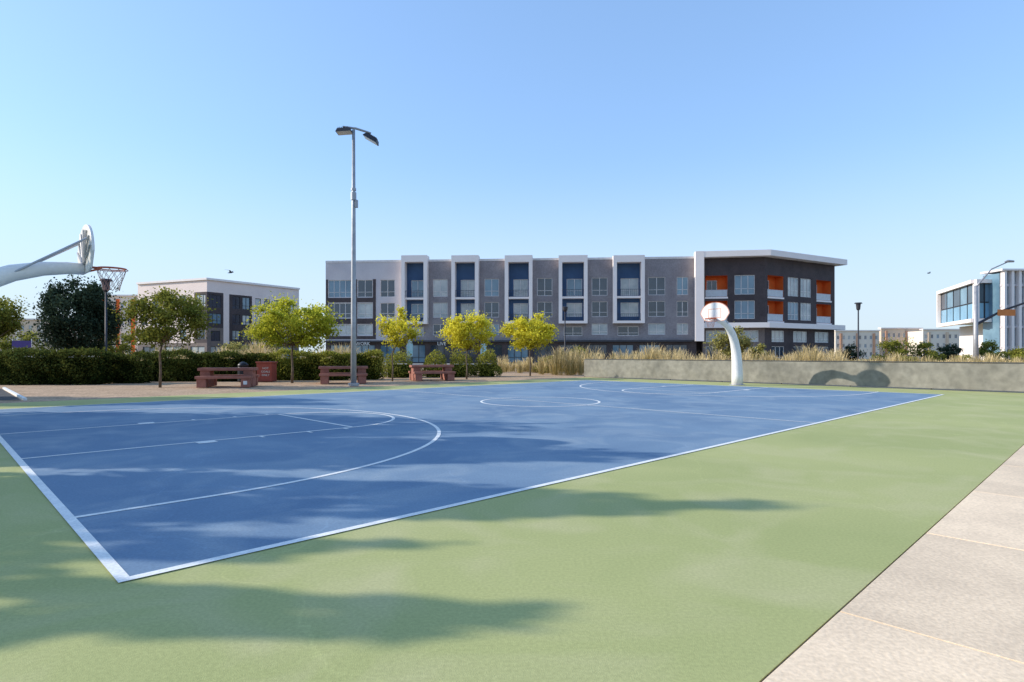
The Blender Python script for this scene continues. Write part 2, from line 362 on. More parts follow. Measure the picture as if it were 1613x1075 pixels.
def flood(cx,cz,ang):
    mb=MB()
    ca,sa=math.cos(ang),math.sin(ang)
    def tr(x,y,z): return (X+cx+x*ca-z*sa, Y+y, cz+x*sa+z*ca)
    def bx(m,x0,x1,y0,y1,z0,z1,tp=1.):
        i=[]
        for z,k in ((z0,1.),(z1,tp)):
            for (x,y) in ((x0,y0),(x1,y0),(x1,y1),(x0,y1)): i.append(m.p(*tr(x*k,y*k,z)))
        for q in ((3,2,1,0),(4,5,6,7),(0,1,5,4),(1,2,6,5),(2,3,7,6),(3,0,4,7)): m.f.append([i[j] for j in q]); m.t.append(1.)
    bx(mb,-.36,.36,-.27,.27,-.06,.1,.8)
    for k in range(7): bx(mb,-.25+k*.075,-.235+k*.075,-.2,.2,.1,.16)
    o=mb.build('floodlight',M['lampdark'],t)
    mb=MB(); bx(mb,-.33,.33,-.24,.24,-.075,-.062); mb.build('lens',M['lens'],o)
flood(-.42,11.78,R(4)); flood(.82,11.42,R(-30))
# ------------------------------------------------------------------ picnic tables
def picnic(loc,rz,label):
    t=thing('picnic_table',label,'picnic table',loc,rz,'terracotta picnic tables behind the court')
    MB().box(-1.2,1.2,-.4,.4,.72,.85).build('tabletop',M['terra'],t,False,bevel=.018)
    for s in (-1,1):
        mb=MB(); x=s*.9; mb.vprism([(-.36,0),(.36,0),(.31,.36),(.36,.72),(-.36,.72),(-.31,.36)],x-.2,x+.2); mb.box(x-.16,x+.16,-.84,.84,.14,.36)
        mb.build('pedestal',M['terra'],t,False,bevel=.015)
        mb=MB(); mb.box(-1.15,1.15,s*.76-.19,s*.76+.19,.38,.5); b=mb.build('bench',M['terra'],t,False,bevel=.015)
        for s2 in (-1,1): MB().box(s2*.9-.19,s2*.9+.19,s*.76-.15,s*.76+.15,0,.38).build('bench_leg',M['terra'],b,False,bevel=.01)
    return t
X,Y=gp(360,609); tb=picnic((X,Y,0),R(12),'terracotta picnic table beside the red coals bin, nearest of the three')
X,Y=gp(541,603.5); o=dup(tb,(X,Y,0),R(16),'terracotta picnic table directly behind the tall floodlight pole')
X,Y=gp(680,599); o=dup(tb,(X,Y,0),R(20),'terracotta picnic table between the two yellow leaved young trees')
MB().box(.82,.98,-.922,-.912,.12,.28).build('notice_plate',M['textw'],tb,False)
X,Y=gp(416,601.5); t=thing('coals_bin','red masonry bin with white hot coals lettering beside a picnic table','bin',(X,Y,0))
MB().box(X-.4,X+.4,Y,Y+.7,0,.98).build('body',M['red'],t,bevel=.02)
MB().box(X-.44,X+.44,Y-.04,Y+.74,.98,1.06).build('rim',M['red'],t,bevel=.015)
MB().box(X-.3,X+.3,Y+.12,Y+.58,1.062,1.07).build('opening',M['black'],t)
for k,s in enumerate(('HOT','COALS','ONLY')): text('lettering',s,.15,M['textw'],t,(X+.08,Y-.012,.66-k*.18),(R(90),0,0),'CENTER')
X,Y=WX(383,31.8),31.8; t=thing('litter_bin','black round litter bin with domed lid behind the nearest picnic table','litter bin',(X,Y,0))
MB().tube([(X,Y,0),(X,Y,.05),(X,Y,.75),(X,Y,.8)],[.24,.27,.27,.25],18).build('body',M['black'],t)
MB().tube([(X,Y,.8),(X,Y,.9),(X,Y,1.0),(X,Y,1.06)],[.28,.27,.18,.05],18).build('lid',M['black'],t,smooth=True)
# ------------------------------------------------------------------ windscreen fence
x0,y0=uv(28.9,19.3)
t=thing('court_fence','low fence covered in beige windscreen cloth along the far end of the court','fence',(x0,y0,0))
vs=[19.3-k*3.05 for k in range(13)]
for v in vs:
    MB(FR).tube([(28.92,v,0),(28.92,v,1.14)],.03,8).build('post',M['fpost'],t)
MB(FR).tube([(28.88,19.3,1.13),(28.88,vs[-1],1.13)],.026,6).build('top_rail',M['fpost'],t)
MB(FR).tube([(28.9,19.3,.06),(28.9,vs[-1],.06)],.018,6).build('bottom_rail',M['fpost'],t)
for a,b in zip(vs[:-1],vs[1:]):
    mb=MB(FR); nx_,nz=26,7; ids=[]
    for j in range(nz+1):
        row=[]
        for i in range(nx_+1):
            v=a+(b-a)*i/nx_; z=.05+1.06*j/nz
            sag=.012*math.sin(math.pi*i/nx_)*(1 if j==nz else 0)
            w_=(.02*math.sin(i*.9+v)*math.cos(j*.7+v*2)+.008*random.uniform(-1,1))*math.sin(math.pi*i/nx_)
            row.append(mb.p(28.84+w_,v,z-sag))
        ids.append(row)
    for j in range(nz):
        for i in range(nx_): mb.f.append([ids[j][i],ids[j][i+1],ids[j+1][i+1],ids[j+1][i]]); mb.t.append(1)
    mb.build('screen_panel',M['wfab'],t,smooth=True)
# ------------------------------------------------------------------ facade system
class Fac:
    def __init__(s,P0,P1):
        s.P0=P0; d=Vector((P1[0]-P0[0],P1[1]-P0[1])); s.len=d.length; s.a=math.atan2(d.y,d.x); s.d=d.normalized(); s.fr=(P0[0],P0[1],s.a)
    def s(s,px):
        k=(px-CX)/F; return (k*s.P0[1]-s.P0[0])/(s.d.x-k*s.d.y)
    def z(s,px,py): return WZ(py,s.P0[1]+s.s(px)*s.d.y)
def wall(fc,s0,s1,z0,z1,holes,m,parent,name='wall',d=0.,rev=.3,back=.5):
    xs=sorted({s0,s1,*[h[0] for h in holes],*[h[1] for h in holes]}); zs=sorted({z0,z1,*[h[2] for h in holes],*[h[3] for h in holes]})
    mb=MB(fc.fr)
    for i in range(len(xs)-1):
        for j in range(len(zs)-1):
            cx,cz=(xs[i]+xs[i+1])/2,(zs[j]+zs[j+1])/2
            if not (s0<cx<s1 and z0<cz<z1): continue
            if any(h[0]<cx<h[1] and h[2]<cz<h[3] for h in holes): continue
            mb.quad((xs[i],d,zs[j]),(xs[i+1],d,zs[j]),(xs[i+1],d,zs[j+1]),(xs[i],d,zs[j+1]))
    for (a,b,c,e_) in holes:
        y=d+rev
        mb.quad((a,d,c),(a,d,e_),(a,y,e_),(a,y,c)); mb.quad((b,d,e_),(b,d,c),(b,y,c),(b,y,e_))
        mb.quad((a,d,c),(a,y,c),(b,y,c),(b,d,c)); mb.quad((a,d,e_),(b,d,e_),(b,y,e_),(a,y,e_))
    y=d+back
    mb.quad((s0,d,z1),(s1,d,z1),(s1,y,z1),(s0,y,z1)); mb.quad((s0,d,z0),(s0,d,z1),(s0,y,z1),(s0,y,z0)); mb.quad((s1,d,z0),(s1,y,z0),(s1,y,z1),(s1,d,z1))
    return mb.build(name,m,parent)
def window(fc,a,b,c,e_,parent,nv=2,nh=1,d=0.,fm='wframe',gm=None,low=True,name='window'):
    t=.08; mb=MB(fc.fr); y0,y1=d+.08,d+.17
    mb.box(a,b,y0,y1,c,c+t); mb.box(a,b,y0,y1,e_-t,e_); mb.box(a,a+t,y0,y1,c+t,e_-t); mb.box(b-t,b,y0,y1,c+t,e_-t)
    for k in range(1,nv):
        x=a+(b-a)*k/nv; mb.box(x-.04,x+.04,y0,y1,c+t,e_-t)
    if nh:
        z=c+(e_-c)*.3; xs=[a+(b-a)*k/nv for k in range(nv+1)]
        for k in range(nv): mb.box(xs[k]+t,xs[k+1]-t,y0+.01,y1-.01,z-.03,z+.03)
    w_=mb.build(name,M[fm],parent)
    g_=MB(fc.fr); y=d+.14
    g_.quad((a+.01,y,c+.01),(b-.01,y,c+.01),(b-.01,y,e_-.01),(a+.01,y,e_-.01)); g_.build('pane',M[gm or random.choice(['g1','g1','g2','g3'])],w_)
    return w_
# ------------------------------------------------------------------ main apartment building
P0=(-27.5,88.6);P1=(WX(1097,84.5),84.5);P2=(35.0,83.0);P3=(49.0,91.1)
B=thing('apartment_building','long four storey grey apartment block with five white framed bays and orange balconies','building',(0,88,0))
fa=Fac(P0,P1); f1=Fac((P1[0],P1[1]),P2); f2=Fac(P2,P3)
MB().prism([(-27.4,89.1),(P1[0],85.0),(P1[0]+.1,86.5),(34.55,84.95),(48.0,92.75),(45,108),(-25,108)],0,14.6).build('building_core',M['char'],B)
rows=[(9.75,12.3),(6.7,8.9),(4.15,5.75)]
TOP=15.15
def seg(px0,px1,mname,cols,z0,top,rws=rows,nv=2,d=0.):
    s0,s1=fa.s(px0),fa.s(px1); hs=[]
    for (a,b,n) in cols:
        for r in rws: hs.append((fa.s(a),fa.s(b),r[0],r[1],n))
    wall(fa,s0,s1,z0,top,[h[:4] for h in hs],M[mname],B)
    for h in hs: window(fa,h[0],h[1],h[2],h[3],B,nv=h[4])
seg(513,635,'wallL',[(517,553,4),(563,587,2),(599,622,2)],3.4,TOP,rows)
bays=[(635,675),(713,755),(796,839),(880,925),(965,1014)]
segs=[(675,713,[(682,705,2)]),(755,796,[(763,786,2)]),(839,880,[(846,870,2)]),(925,965,[(932,957,2)]),(1014,1097,[(1021,1048,2),(1066,1084,2)])]
for a,b,c in segs: seg(a,b,'brick',c,3.4,TOP)
MB(fa.fr).box(fa.s(513),fa.s(1094),-.06,-.003,TOP-.28,TOP+.02).build('parapet_cap',M['wframe'],B)
for (a,b) in ((513.6,516.6),(553.6,562.4),(587.6,592)):
    MB(fa.fr).box(fa.s(a),fa.s(b),-.05,-.004,3.6,12.4).build('dark_band',M['char'],B)
for (a,b) in ((516.8,553.4),(562.8,587.4)):
    for (z0,z1) in ((9.02,9.68),(5.85,6.62),(3.6,4.05)):
        MB(fa.fr).box(fa.s(a),fa.s(b),-.05,-.004,z0,z1).build('spandrel_panel',M['char'],B)
for (a,b) in bays:
    s0,s1=fa.s(a),fa.s(b); tk=.5; pr=-1.1; zt=fa.z(a,404.5); zb=6.1
    mb=MB(fa.fr); mb.box(s0,s0+tk,pr,.3,zb,zt-.95); mb.box(s1-tk,s1,pr,.3,zb,zt-.95); mb.box(s0,s1,pr-.003,.6,zt-.95,zt); mb.box(s0,s1,pr-.003,.3,zb-.35,zb)
    mb.build('bay_frame',M['stucco'],B)
    i0,i1=s0+tk,s1-tk
    hs=[(i0+.65,i1-.2,9.75,12.2),(i0+.65,i1-.2,6.75,8.75)]
    wall(fa,i0,i1,zb,zt-.95,hs,M['navy'],B,'bay_wall',d=.25,rev=.2)
    for h in hs: window(fa,*h,B,nv=2,d=.25,gm=random.choice(['g2','g2','g3']))
    MB(fa.fr).box(i0,i1,pr+.3,.25,9.3,9.58).build('balcony_slab',M['stucco'],B)
    for zz in (9.58,zb):
        mb=MB(fa.fr); n=12
        mb.box(i0,i1,pr+.4,pr+.44,zz+.95,zz+1.0)
        for k in range(n+1):
            x=i0+.03+(i1-i0-.06)*k/n; mb.box(x-.015,x+.015,pr+.405,pr+.435,zz,zz+.95)
        mb.build('balcony_railing',M['dframe'],B)
    hs=[(i0+.2,i1-.2,4.0,5.35)]
    wall(fa,s0,s1,3.4,zb-.35,hs,M['brick'],B); window(fa,*hs[0],B,nv=2)
hs=[]; x=fa.s(520)
while x<fa.s(1080):
    hs.append((x,x+3.0,.15,2.75)); x+=3.75
wall(fa,fa.s(513),fa.s(1097),0,3.4,hs,M['char'],B,'storefront_wall',d=.02)
for h in hs: window(fa,*h,B,nv=3,d=.02,fm='dframe',gm=random.choice(['g1','g1','g3']),name='storefront_window')
MB(fa.fr).box(fa.s(514),fa.s(1090),-.5,.0,3.15,3.38).build('canopy',M['dframe'],B)
def ftext(body,px,z,size):
    s=fa.s(px); x=fa.P0[0]+fa.d.x*s; y=fa.P0[1]+fa.d.y*s
    text('lettering',body,size,M['textw'],B,(x+fa.d.y*.56,y-fa.d.x*.56,z),(R(90),0,fa.a))
ftext('A WORK',555,2.68,.7); ftext('LIVE',690,2.68,.7)
def band(name,z0,z1,o1,m):
    n1=Vector((f1.d.y,-f1.d.x)); n2=Vector((f2.d.y,-f2.d.x)); b=(n1+n2).normalized(); b=b/ b.dot(n1)
    p=[Vector(P1)+n1*o1,Vector(P2)+b*o1,Vector(P3)+n2*o1+f2.d*1.1,Vector(P3)-n2*2+f2.d*1.1,Vector(P2)-b*2,Vector(P1)-n1*2]
    return MB().prism([(q.x,q.y) for q in p],z0,z1).build(name,m,B)
band('roof_slab',14.85,15.65,1.3,M['stucco']); band('floor_band',5.05,5.75,1.0,M['stucco'])
s=f1.s(1107); MB(f1.fr).box(-.3,s,-1.32,.3,3.2,15.68).build('white_pier',M['stucco'],B)
r4,r3_=(9.4,12.5),(6.0,8.95)
def wingwall(fc,s0,s1,items):
    hs=[]
    for (a,b,kind) in items:
        for r in (r4,r3_):
            hs.append((fc.s(a),fc.s(b),r[0]+(.3 if kind=='w' else 0),r[1]-.1,kind))
    wall(fc,s0,s1,5.75,14.85,[h[:4] for h in hs],M['char'],B,back=1.9)
    for h in hs:
        a,b,c,e_,kind=h
        if kind=='w': window(fc,a,b,c,e_,B,nv=3 if b-a>2.4 else 2,gm=random.choice(['g2','g3']))
        else:
            mb=MB(fc.fr); D=1.35; i=.01; a2,b2,c2,e2=a+i,b-i,c+i,e_-i
            w1=a2+(b2-a2)*.12; w2=a2+(b2-a2)*.6; wz=e2-.5
            mb.quad((w2,D,c2),(b2,D,c2),(b2,D,e2),(w2,D,e2)); mb.quad((a2,D,c2),(w1,D,c2),(w1,D,e2),(a2,D,e2)); mb.quad((w1,D,wz),(w2,D,wz),(w2,D,e2),(w1,D,e2))
            mb.quad((a2,.02,c2),(a2,D,c2),(a2,D,e2),(a2,.02,e2)); mb.quad((b2,.02,c2),(b2,D,c2),(b2,D,e2),(b2,.02,e2))
            mb.quad((a2,.02,e2),(b2,.02,e2),(b2,D,e2),(a2,D,e2)); mb.quad((a2,.02,c2),(b2,.02,c2),(b2,D,c2),(a2,D,c2))
            mb.build('balcony_recess',M['oran'],B)
            window(fc,w1+.01,w2-.01,c2+.02,wz-.01,B,nv=2,nh=0,d=D-.1,gm='g1',name='balcony_door')
            mb=MB(fc.fr); mb.box(a-.05,b+.05,-.1,-.003,c-.24,c-.0)
            mb.build('balcony_slab',M['stucco'],B)
            mb=MB(fc.fr); mb.box(a+.03,b-.03,.05,.09,c+.06,c+.95); mb.box(a+.01,b-.01,.03,.11,c+.95,c+1.01); mb.build('balcony_railing',M['rail'],B)
wingwall(f1,f1.s(1107),f1.len,[(1111,1146,'b'),(1157,1189,'w')])
wingwall(f2,0,f2.len,[(1209,1234,'b'),(1241,1258,'w'),(1261,1278,'w'),(1286,1309,'b')])
for fc,s0,s1,items in ((f1,f1.s(1107),f1.len,[(1112,1145),(1160,1195)]),(f2,0,f2.len,[(1216,1236),(1250,1272),(1284,1306)])):
    hs=[(fc.s(a),fc.s(b),zz[0],zz[1]) for a,b in items for zz in ((3.1,4.7),(.2,2.5))]
    wall(fc,s0,s1,0,5.05,hs,M['brown'] if fc is f1 else M['char'],B,d=.05,back=1.9)
    for k,h in enumerate(hs): window(fc,*h,B,nv=3,d=.05,fm='wframe',gm='g2' if k%2==0 else 'g1')
# ------------------------------------------------------------------ left apartment building
B=thing('apartment_building','pinkish four storey apartment block with dark window panels behind the left trees','building',(-52,104,0))
Q0=(WX(217,109),109.);Q1=(WX(326,102),102.);Q2=(WX(471,118),118.)
fl=Fac(Q0,Q1); fr_=Fac(Q1,Q2)
MB().prism([(Q0[0]+.3,Q0[1]+.5),(Q1[0]+.0,Q1[1]+.6),(Q2[0]-.5,Q2[1]+.2),(Q2[0]-12,Q2[1]+12),(Q0[0],Q0[1]+12)],0,13.4).build('building_core',M['pink'],B)
rw=[(9.4,11.6),(6.6,8.4),(3.9,5.6)]
def segl(fc,a,b,m,cols,z0,z1,rws=rw,d=0.,name='wall'):
    hs=[(fc.s(c0),fc.s(c1),r[0],r[1],n) for (c0,c1,n) in cols for r in rws]
    wall(fc,fc.s(a),fc.s(b),z0,z1,[h[:4] for h in hs],M[m],B,name,d=d)
    for h in hs: window(fc,*h[:4],B,nv=h[4],d=d,fm='dframe')
segl(fl,217,306,'pink',[(222,232,2),(240,250,2),(262,272,2),(283,293,2)],3.3,14.); segl(fl,306,326,'char',[(308,324.5,3)],3.3,12.); segl(fl,306,326,'pink',[],12.,14.)
segl(fr_,326,352,'char',[(328.5,349,3)],5.9,12.,rw[:2]); segl(fr_,326,352,'pink',[],12.,14.); segl(fr_,352,361,'pink',[],3.2,14.); segl(fr_,326,352,'brown',[(332,347,2)],3.2,5.9,[(3.6,5.4)])
segl(fr_,361,397,'char',[(366,378,2),(382,394,2)],3.2,11.9); segl(fr_,361,397,'pink',[],11.9,14.)
segl(fr_,397,471,'pink',[(402,411,1),(416,425,1),(432,443,2),(452,463,2)],3.2,14.)
segl(fl,217,326,'brown',[(225,245,2),(260,285,2),(300,322,2)],0,3.3,[(.3,2.7)],name='base_wall'); segl(fr_,326,471,'brown',[(332,355,3),(370,392,2),(405,425,2),(440,462,2)],0,3.2,[(.3,2.7)],name='base_wall')
n1=Vector((fl.d.y,-fl.d.x)); n2=Vector((fr_.d.y,-fr_.d.x)); b=(n1+n2).normalized(); b=b/b.dot(n1)
p=[Vector(Q0)+n1*.3,Vector(Q1)+b*.3,Vector(Q2)+n2*.3,Vector(Q2)-n2*2,Vector(Q1)-b*2,Vector(Q0)-n1*2]
MB().prism([(q.x,q.y) for q in p],14.002,14.35).build('parapet',M['stucco'],B)
def simple(name,label,px0,px1,Z0_,Z1_,ytop,dep,m,nw,nfl,m2=None,grp=None,step=3):
    a=(WX(px0,Z0_),Z0_);b=(WX(px1,Z1_),Z1_); fc=Fac(a,b); zt=WZ(ytop,min(Z0_,Z1_))
    T=thing(name,label,'building',((a[0]+b[0])/2,(a[1]+b[1])/2,0),0,grp)
    n=Vector((-fc.d.y,fc.d.x)); p=[Vector(a)+n*.45,Vector(b)+n*.45,Vector(b)+n*dep,Vector(a)+n*dep]
    MB().prism([(q.x,q.y) for q in p],0,zt-.3).build('building_core',M[m],T)
    hs=[]; w_=fc.len/nw; fhh=(zt-.8)/nfl
    for i in range(nw):
        for j in range(nfl): hs.append((w_*(i+.28),w_*(i+.72),fhh*(j+.35),fhh*(j+.82)))
    wall(fc,0,fc.len,0,zt,hs,M[m],T)
    for k,h in enumerate(hs): window(fc,*h,T,nv=2,nh=0,fm='wframe')
    if m2:
        for i in range(1,nw,step):
            MB(fc.fr).box(w_*(i-.2),w_*(i+.2),-.25,-.003,0,zt-.6).build('accent_panel',M[m2],T)
    MB(fc.fr).box(-.2,fc.len+.2,-.3,1.2,zt+.002,zt+.3).build('parapet',M['stucco'],T)
    return T
simple('apartment_building','pale apartment block with orange panels seen behind the left lamp post',150,222,122,122,467,14,'cream',6,4,'oran',None,2)
simple('distant_building','low beige building at the far left behind the banner',-60,92,150,150,504,14,'tan',12,3,'cream')
simple('distant_building','far pale apartment block with rust bands just right of the grey block',1316,1385,165,165,522,14,'cream',8,3,'rustst',None,3)
simple('distant_building','far tan apartment block with rust bands behind the right shrubs',1388,1452,175,175,518,14,'tan',8,3,'rustst',None,4)
simple('distant_building','far cream apartment block left of the white office building',1454,1520,168,168,520,14,'cream',7,3,'tan')
# ------------------------------------------------------------------ right office building
B=thing('office_building','white modern office building with jutting glass box and vertical fins','building',(82,102,0))
K0=(WX(1480,119),119.);K1=(WX(1535,100),100.);K2=(WX(1577,100),100.)
zt,zb=13.8,6.7
MB().prism([(K1[0]+.4,K1[1]+.5),(K2[0],K2[1]+.5),(100,100.5),(100,119),(K0[0]+.5,119)],zb+.4,zt-.4).build('glass_box_core',M['g1'],B)
gA=Fac(K0,K1); gB=Fac(K1,K2)
for fc in (gA,gB):
    l=fc.len
    mb=MB(fc.fr); mb.box(-.0,l,-.5,.5,zt-.6,zt); mb.box(0,l,-.5,.5,zb,zb+.6); mb.box(0,.45,-.5,.4,zb+.6,zt-.6) 
    if fc is gB: mb.box(l-.5,l,-.5,.4,zb+.6,zt-.6)
    mb.build('white_surround',M['stucco'],B)
    n=5 if fc is gA else 3
    for k in range(n):
        a=.5+(l-.6)*k/n; b2=.5+(l-.6)*(k+1)/n-.06
        window(fc,a,b2,zb+.62,zb+3.3,B,nv=1,nh=0,fm='dframe',gm='g4'); window(fc,a,b2,zb+3.35,zt-.62,B,nv=1,nh=0,fm='dframe',gm='g3' if k%2 else 'g1')
MB().prism([(82,102),(100,102),(100,118),(88,118)],0,zb).build('base_wall',M['stucco'],B)
fb=Fac((82,101.9),(100,101.9))
for k in range(5): window(fb,.5+k*3.4,3.3+k*3.4,.4,3.0,B,nv=2,d=-.2,fm='dframe',gm='g1')
for k in range(5): window(fb,.5+k*3.4,3.3+k*3.4,3.6,5.9,B,nv=2,d=-.2,fm='dframe',gm='g4')
xf=WX(1578,97.5)
MB().box(xf,xf+18,98,101.4,1.0,14.6).build('fin_backing_wall',M['g3'],B)
for k in range(15):
    x=xf+.2+k*1.2; MB().box(x,x+.42,97.2,97.99,.6,14.9).build('fin',M['stucco'],B)
for k in range(4): MB().box(xf+.1,xf+18,97.6,97.995,2.2+k*3.4,2.6+k*3.4).build('floor_band',M['wallL'],B)
MB().box(xf-.4,xf+18,96.9,101.5,14.905,15.2).build('roof_slab',M['stucco'],B)
# ------------------------------------------------------------------ lamps and signs
def lamp(px,Y,Ht,label,head='cap',r=.06,base=False):
    X=WX(px,Y); t=thing('street_lamp',label,'lamp post',(X,Y,0),0,'park lamp posts')
    MB().tube([(X,Y,0),(X,Y,1),(X,Y,Ht-.4)],[r*1.5,r,r*.8],10).build('pole',M['lampdark'],t,smooth=True)
    if head=='cap':
        MB().tube([(X,Y,Ht-.42),(X,Y,Ht-.3),(X,Y,Ht-.05),(X,Y,Ht)],[.09,.2,.24,.12],12).build('lamp_head',M['lampdark'],t)
    else:
        MB().tube([(X,Y,Ht-.7),(X,Y,Ht-.6),(X,Y,Ht-.15),(X,Y,Ht-.1)],[.1,.16,.2,.2],12).tube([(X,Y,Ht-.1),(X,Y,Ht)],[.34,.28],14).build('lamp_head',M['lampdark'],t)
    if base: MB().tube([(X,Y,0),(X,Y,.45),(X,Y,.5)],[.22,.22,.18],14).build('concrete_base',M['conc'],t)
lamp(890,50,WZ(483,50),'slim dark lamp post on a concrete base in the dry grass',base=True)
lamp(1352,55,WZ(477,55),'dark lamp post with flat round cap behind the beige fence','flat',r=.07)
lamp(167,33.5,WZ(440,33.5),'dark lamp post beside the dark bushy tree','flat')
Y=60.; X=WX(1537,Y); t=thing('traffic_mast','grey street light pole with curved lamp arm and sign arm before the office building','street light',(X,Y,0))
z1=WZ(450,Y)
MB().tube([(X,Y,0),(X,Y,3),(X,Y,z1)],[.26,.22,.15],12).build('pole',M['steel'],t,smooth=True)
MB().tube([(X,Y,z1-.2),(X+.4,Y,z1+.3),(X+1.6,Y,WZ(424,Y)),(X+3.2,Y,WZ(413,Y))],[.10,.09,.07,.05],8).build('lamp_arm',M['steel'],t,smooth=True)
MB().tube([(X+2.9,Y,WZ(413,Y)),(X+3.2,Y,WZ(412,Y)+.02),(X+3.8,Y,WZ(412,Y))],[.06,.14,.1],8).build('lamp_head',M['steel'],t)
MB().tube([(X,Y,WZ(512,Y)),(X+2.6,Y,WZ(490,Y)),(X+7,Y,WZ(466,Y))],[.14,.11,.08],8).build('sign_arm',M['lampdark'],t)
mb=MB(); mb.box(WX(1569,Y),WX(1597,Y),Y-.2,Y-.16,WZ(498,Y),WZ(488,Y)); s_=mb.build('street_sign',M['signo'],t)
X=WX(34,60); t=thing('banner_sign','indigo banner board on two posts above the left hedge','sign',(X,60,0))
MB().box(X-.95,X+.95,59.98,60.03,WZ(548,60),WZ(537,60)).build('banner',M['signb'],t)
for s in (-1,1): MB().tube([(X+s*.95,60.06,0),(X+s*.95,60.06,WZ(534,60))],.04,6).build('post',M['white'],t)
for (px,lab) in ((757,'teal feather flag by the shopfronts, between the two yellow trees'),(641,'teal feather flag by the shopfronts, behind the leftmost yellow tree')):
    Y=80.; X=WX(px,Y); t=thing('feather_flag',lab,'flag',(X,Y,0),0,'feather flags by the shopfronts')
    MB().tube([(X,Y,0),(X,Y,2.6),(X+.25,Y,3.3),(X+.6,Y,3.4)],.03,6).build('pole',M['steel'],t)
    mb=MB(); o=[(0.03,.9),(.75,1.1),(.8,2.6),(.6,3.35),(.27,3.28),(.03,2.6)]; ii=[mb.p(X+a,Y,z) for a,z in o]; mb.f.append(ii); mb.t.append(1); mb.build('banner',M['teal'],t)
def bird(px,py,Y,sp,label):
    X=WX(px,Y);z=WZ(py,Y); mb=MB()
    mb.tube([(X-.3*sp,Y,z-.02),(X-.1*sp,Y,z),(X+.12*sp,Y,z+.02),(X+.26*sp,Y,z+.05),(X+.34*sp,Y,z+.04)],[.012,.055*sp,.06*sp,.035*sp,.008],8)
    for s in (-1,1):
        mb.quad((X-.1*sp,Y,z+.02),(X+.12*sp,Y,z+.02),(X+.16*sp,Y+s*.3*sp,z+.2*sp),(X,Y+s*.3*sp,z+.2*sp)); mb.quad((X,Y+s*.3*sp,z+.2*sp),(X+.16*sp,Y+s*.3*sp,z+.2*sp),(X-.1*sp+.25*s*sp,Y+s*.55*sp,z+.26*sp),(X-.14*sp+.2*s*sp,Y+s*.55*sp,z+.25*sp))
    tag(mb.build('bird',M['bird']),label,'bird',None)
bird(363,430,60,1.0,'dark bird gliding above the pinkish apartment block'); bird(1463,431,60,.6,'small dark bird flying left of the white office building')
# ------------------------------------------------------------------ vegetation
def T(px,py): return gp(px,py)
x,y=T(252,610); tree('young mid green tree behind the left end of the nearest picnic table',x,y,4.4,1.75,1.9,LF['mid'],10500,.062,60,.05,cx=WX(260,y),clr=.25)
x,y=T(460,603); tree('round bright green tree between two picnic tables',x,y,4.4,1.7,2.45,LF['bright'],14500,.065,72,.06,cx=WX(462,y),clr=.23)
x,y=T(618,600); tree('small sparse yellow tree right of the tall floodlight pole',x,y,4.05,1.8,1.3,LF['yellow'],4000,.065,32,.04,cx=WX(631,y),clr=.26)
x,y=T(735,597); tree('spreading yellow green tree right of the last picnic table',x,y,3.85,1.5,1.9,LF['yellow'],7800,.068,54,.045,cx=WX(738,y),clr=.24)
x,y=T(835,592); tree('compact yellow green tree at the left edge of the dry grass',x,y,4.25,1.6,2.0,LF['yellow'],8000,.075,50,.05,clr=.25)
tree('dark bushy evergreen tree behind the left hedge',WX(125,38),38,6.5,1.2,2.4,LF['dark'],24000,.085,80,.14,None,clr=.26)
tree('mid green tree cut by the left edge of the view',WX(-22,33),33,5.1,1.9,1.8,LF['mid'],8000,.08,34,.08,None,clr=.27)
tree('sparse olive young tree behind the right basketball hoop',WX(1150,42),42,3.5,1.2,1.5,LF['olive'],4200,.075,26,.04,None,clr=.28)
for k,(px,Y,yt,rx,mm,lab) in enumerate([(1195,62,541,1.2,'olive','small olive shrub like tree right of the hoop, below the white band'),(1410,80,532,1.9,'mid','small green tree before the far rust apartments'),
    (1455,82,540,2.0,'mid','low green tree before the far cream apartments'),(1497,84,543,1.6,'dark','dark low tree left of the street light pole'),(1555,86,538,1.5,'mid','green tree right of the street light pole'),
    (1598,78,549,1.6,'mid','low green tree at the right edge of the view'),(1338,85,545,1.7,'dark','small dark tree behind the capped lamp post'),
    (368,62,540,1.9,'olive','pale olive tree in front of the pinkish apartment block'),(410,66,508,2.2,'olive','olive tree behind the round bright green tree'),(190,64,515,2.0,'mid','green tree seen between the dark tree and its right neighbour'),
    (915,76,546,1.4,'mid','low green tree right of the slim lamp post'),(30,70,520,2.6,'mid','far green tree behind the banner board')]):
    zt_=WZ(yt,Y); tree(lab,WX(px,Y),Y,zt_,min(.4,zt_*.2),rx,LF[mm],2600,.12,16,.07,None)
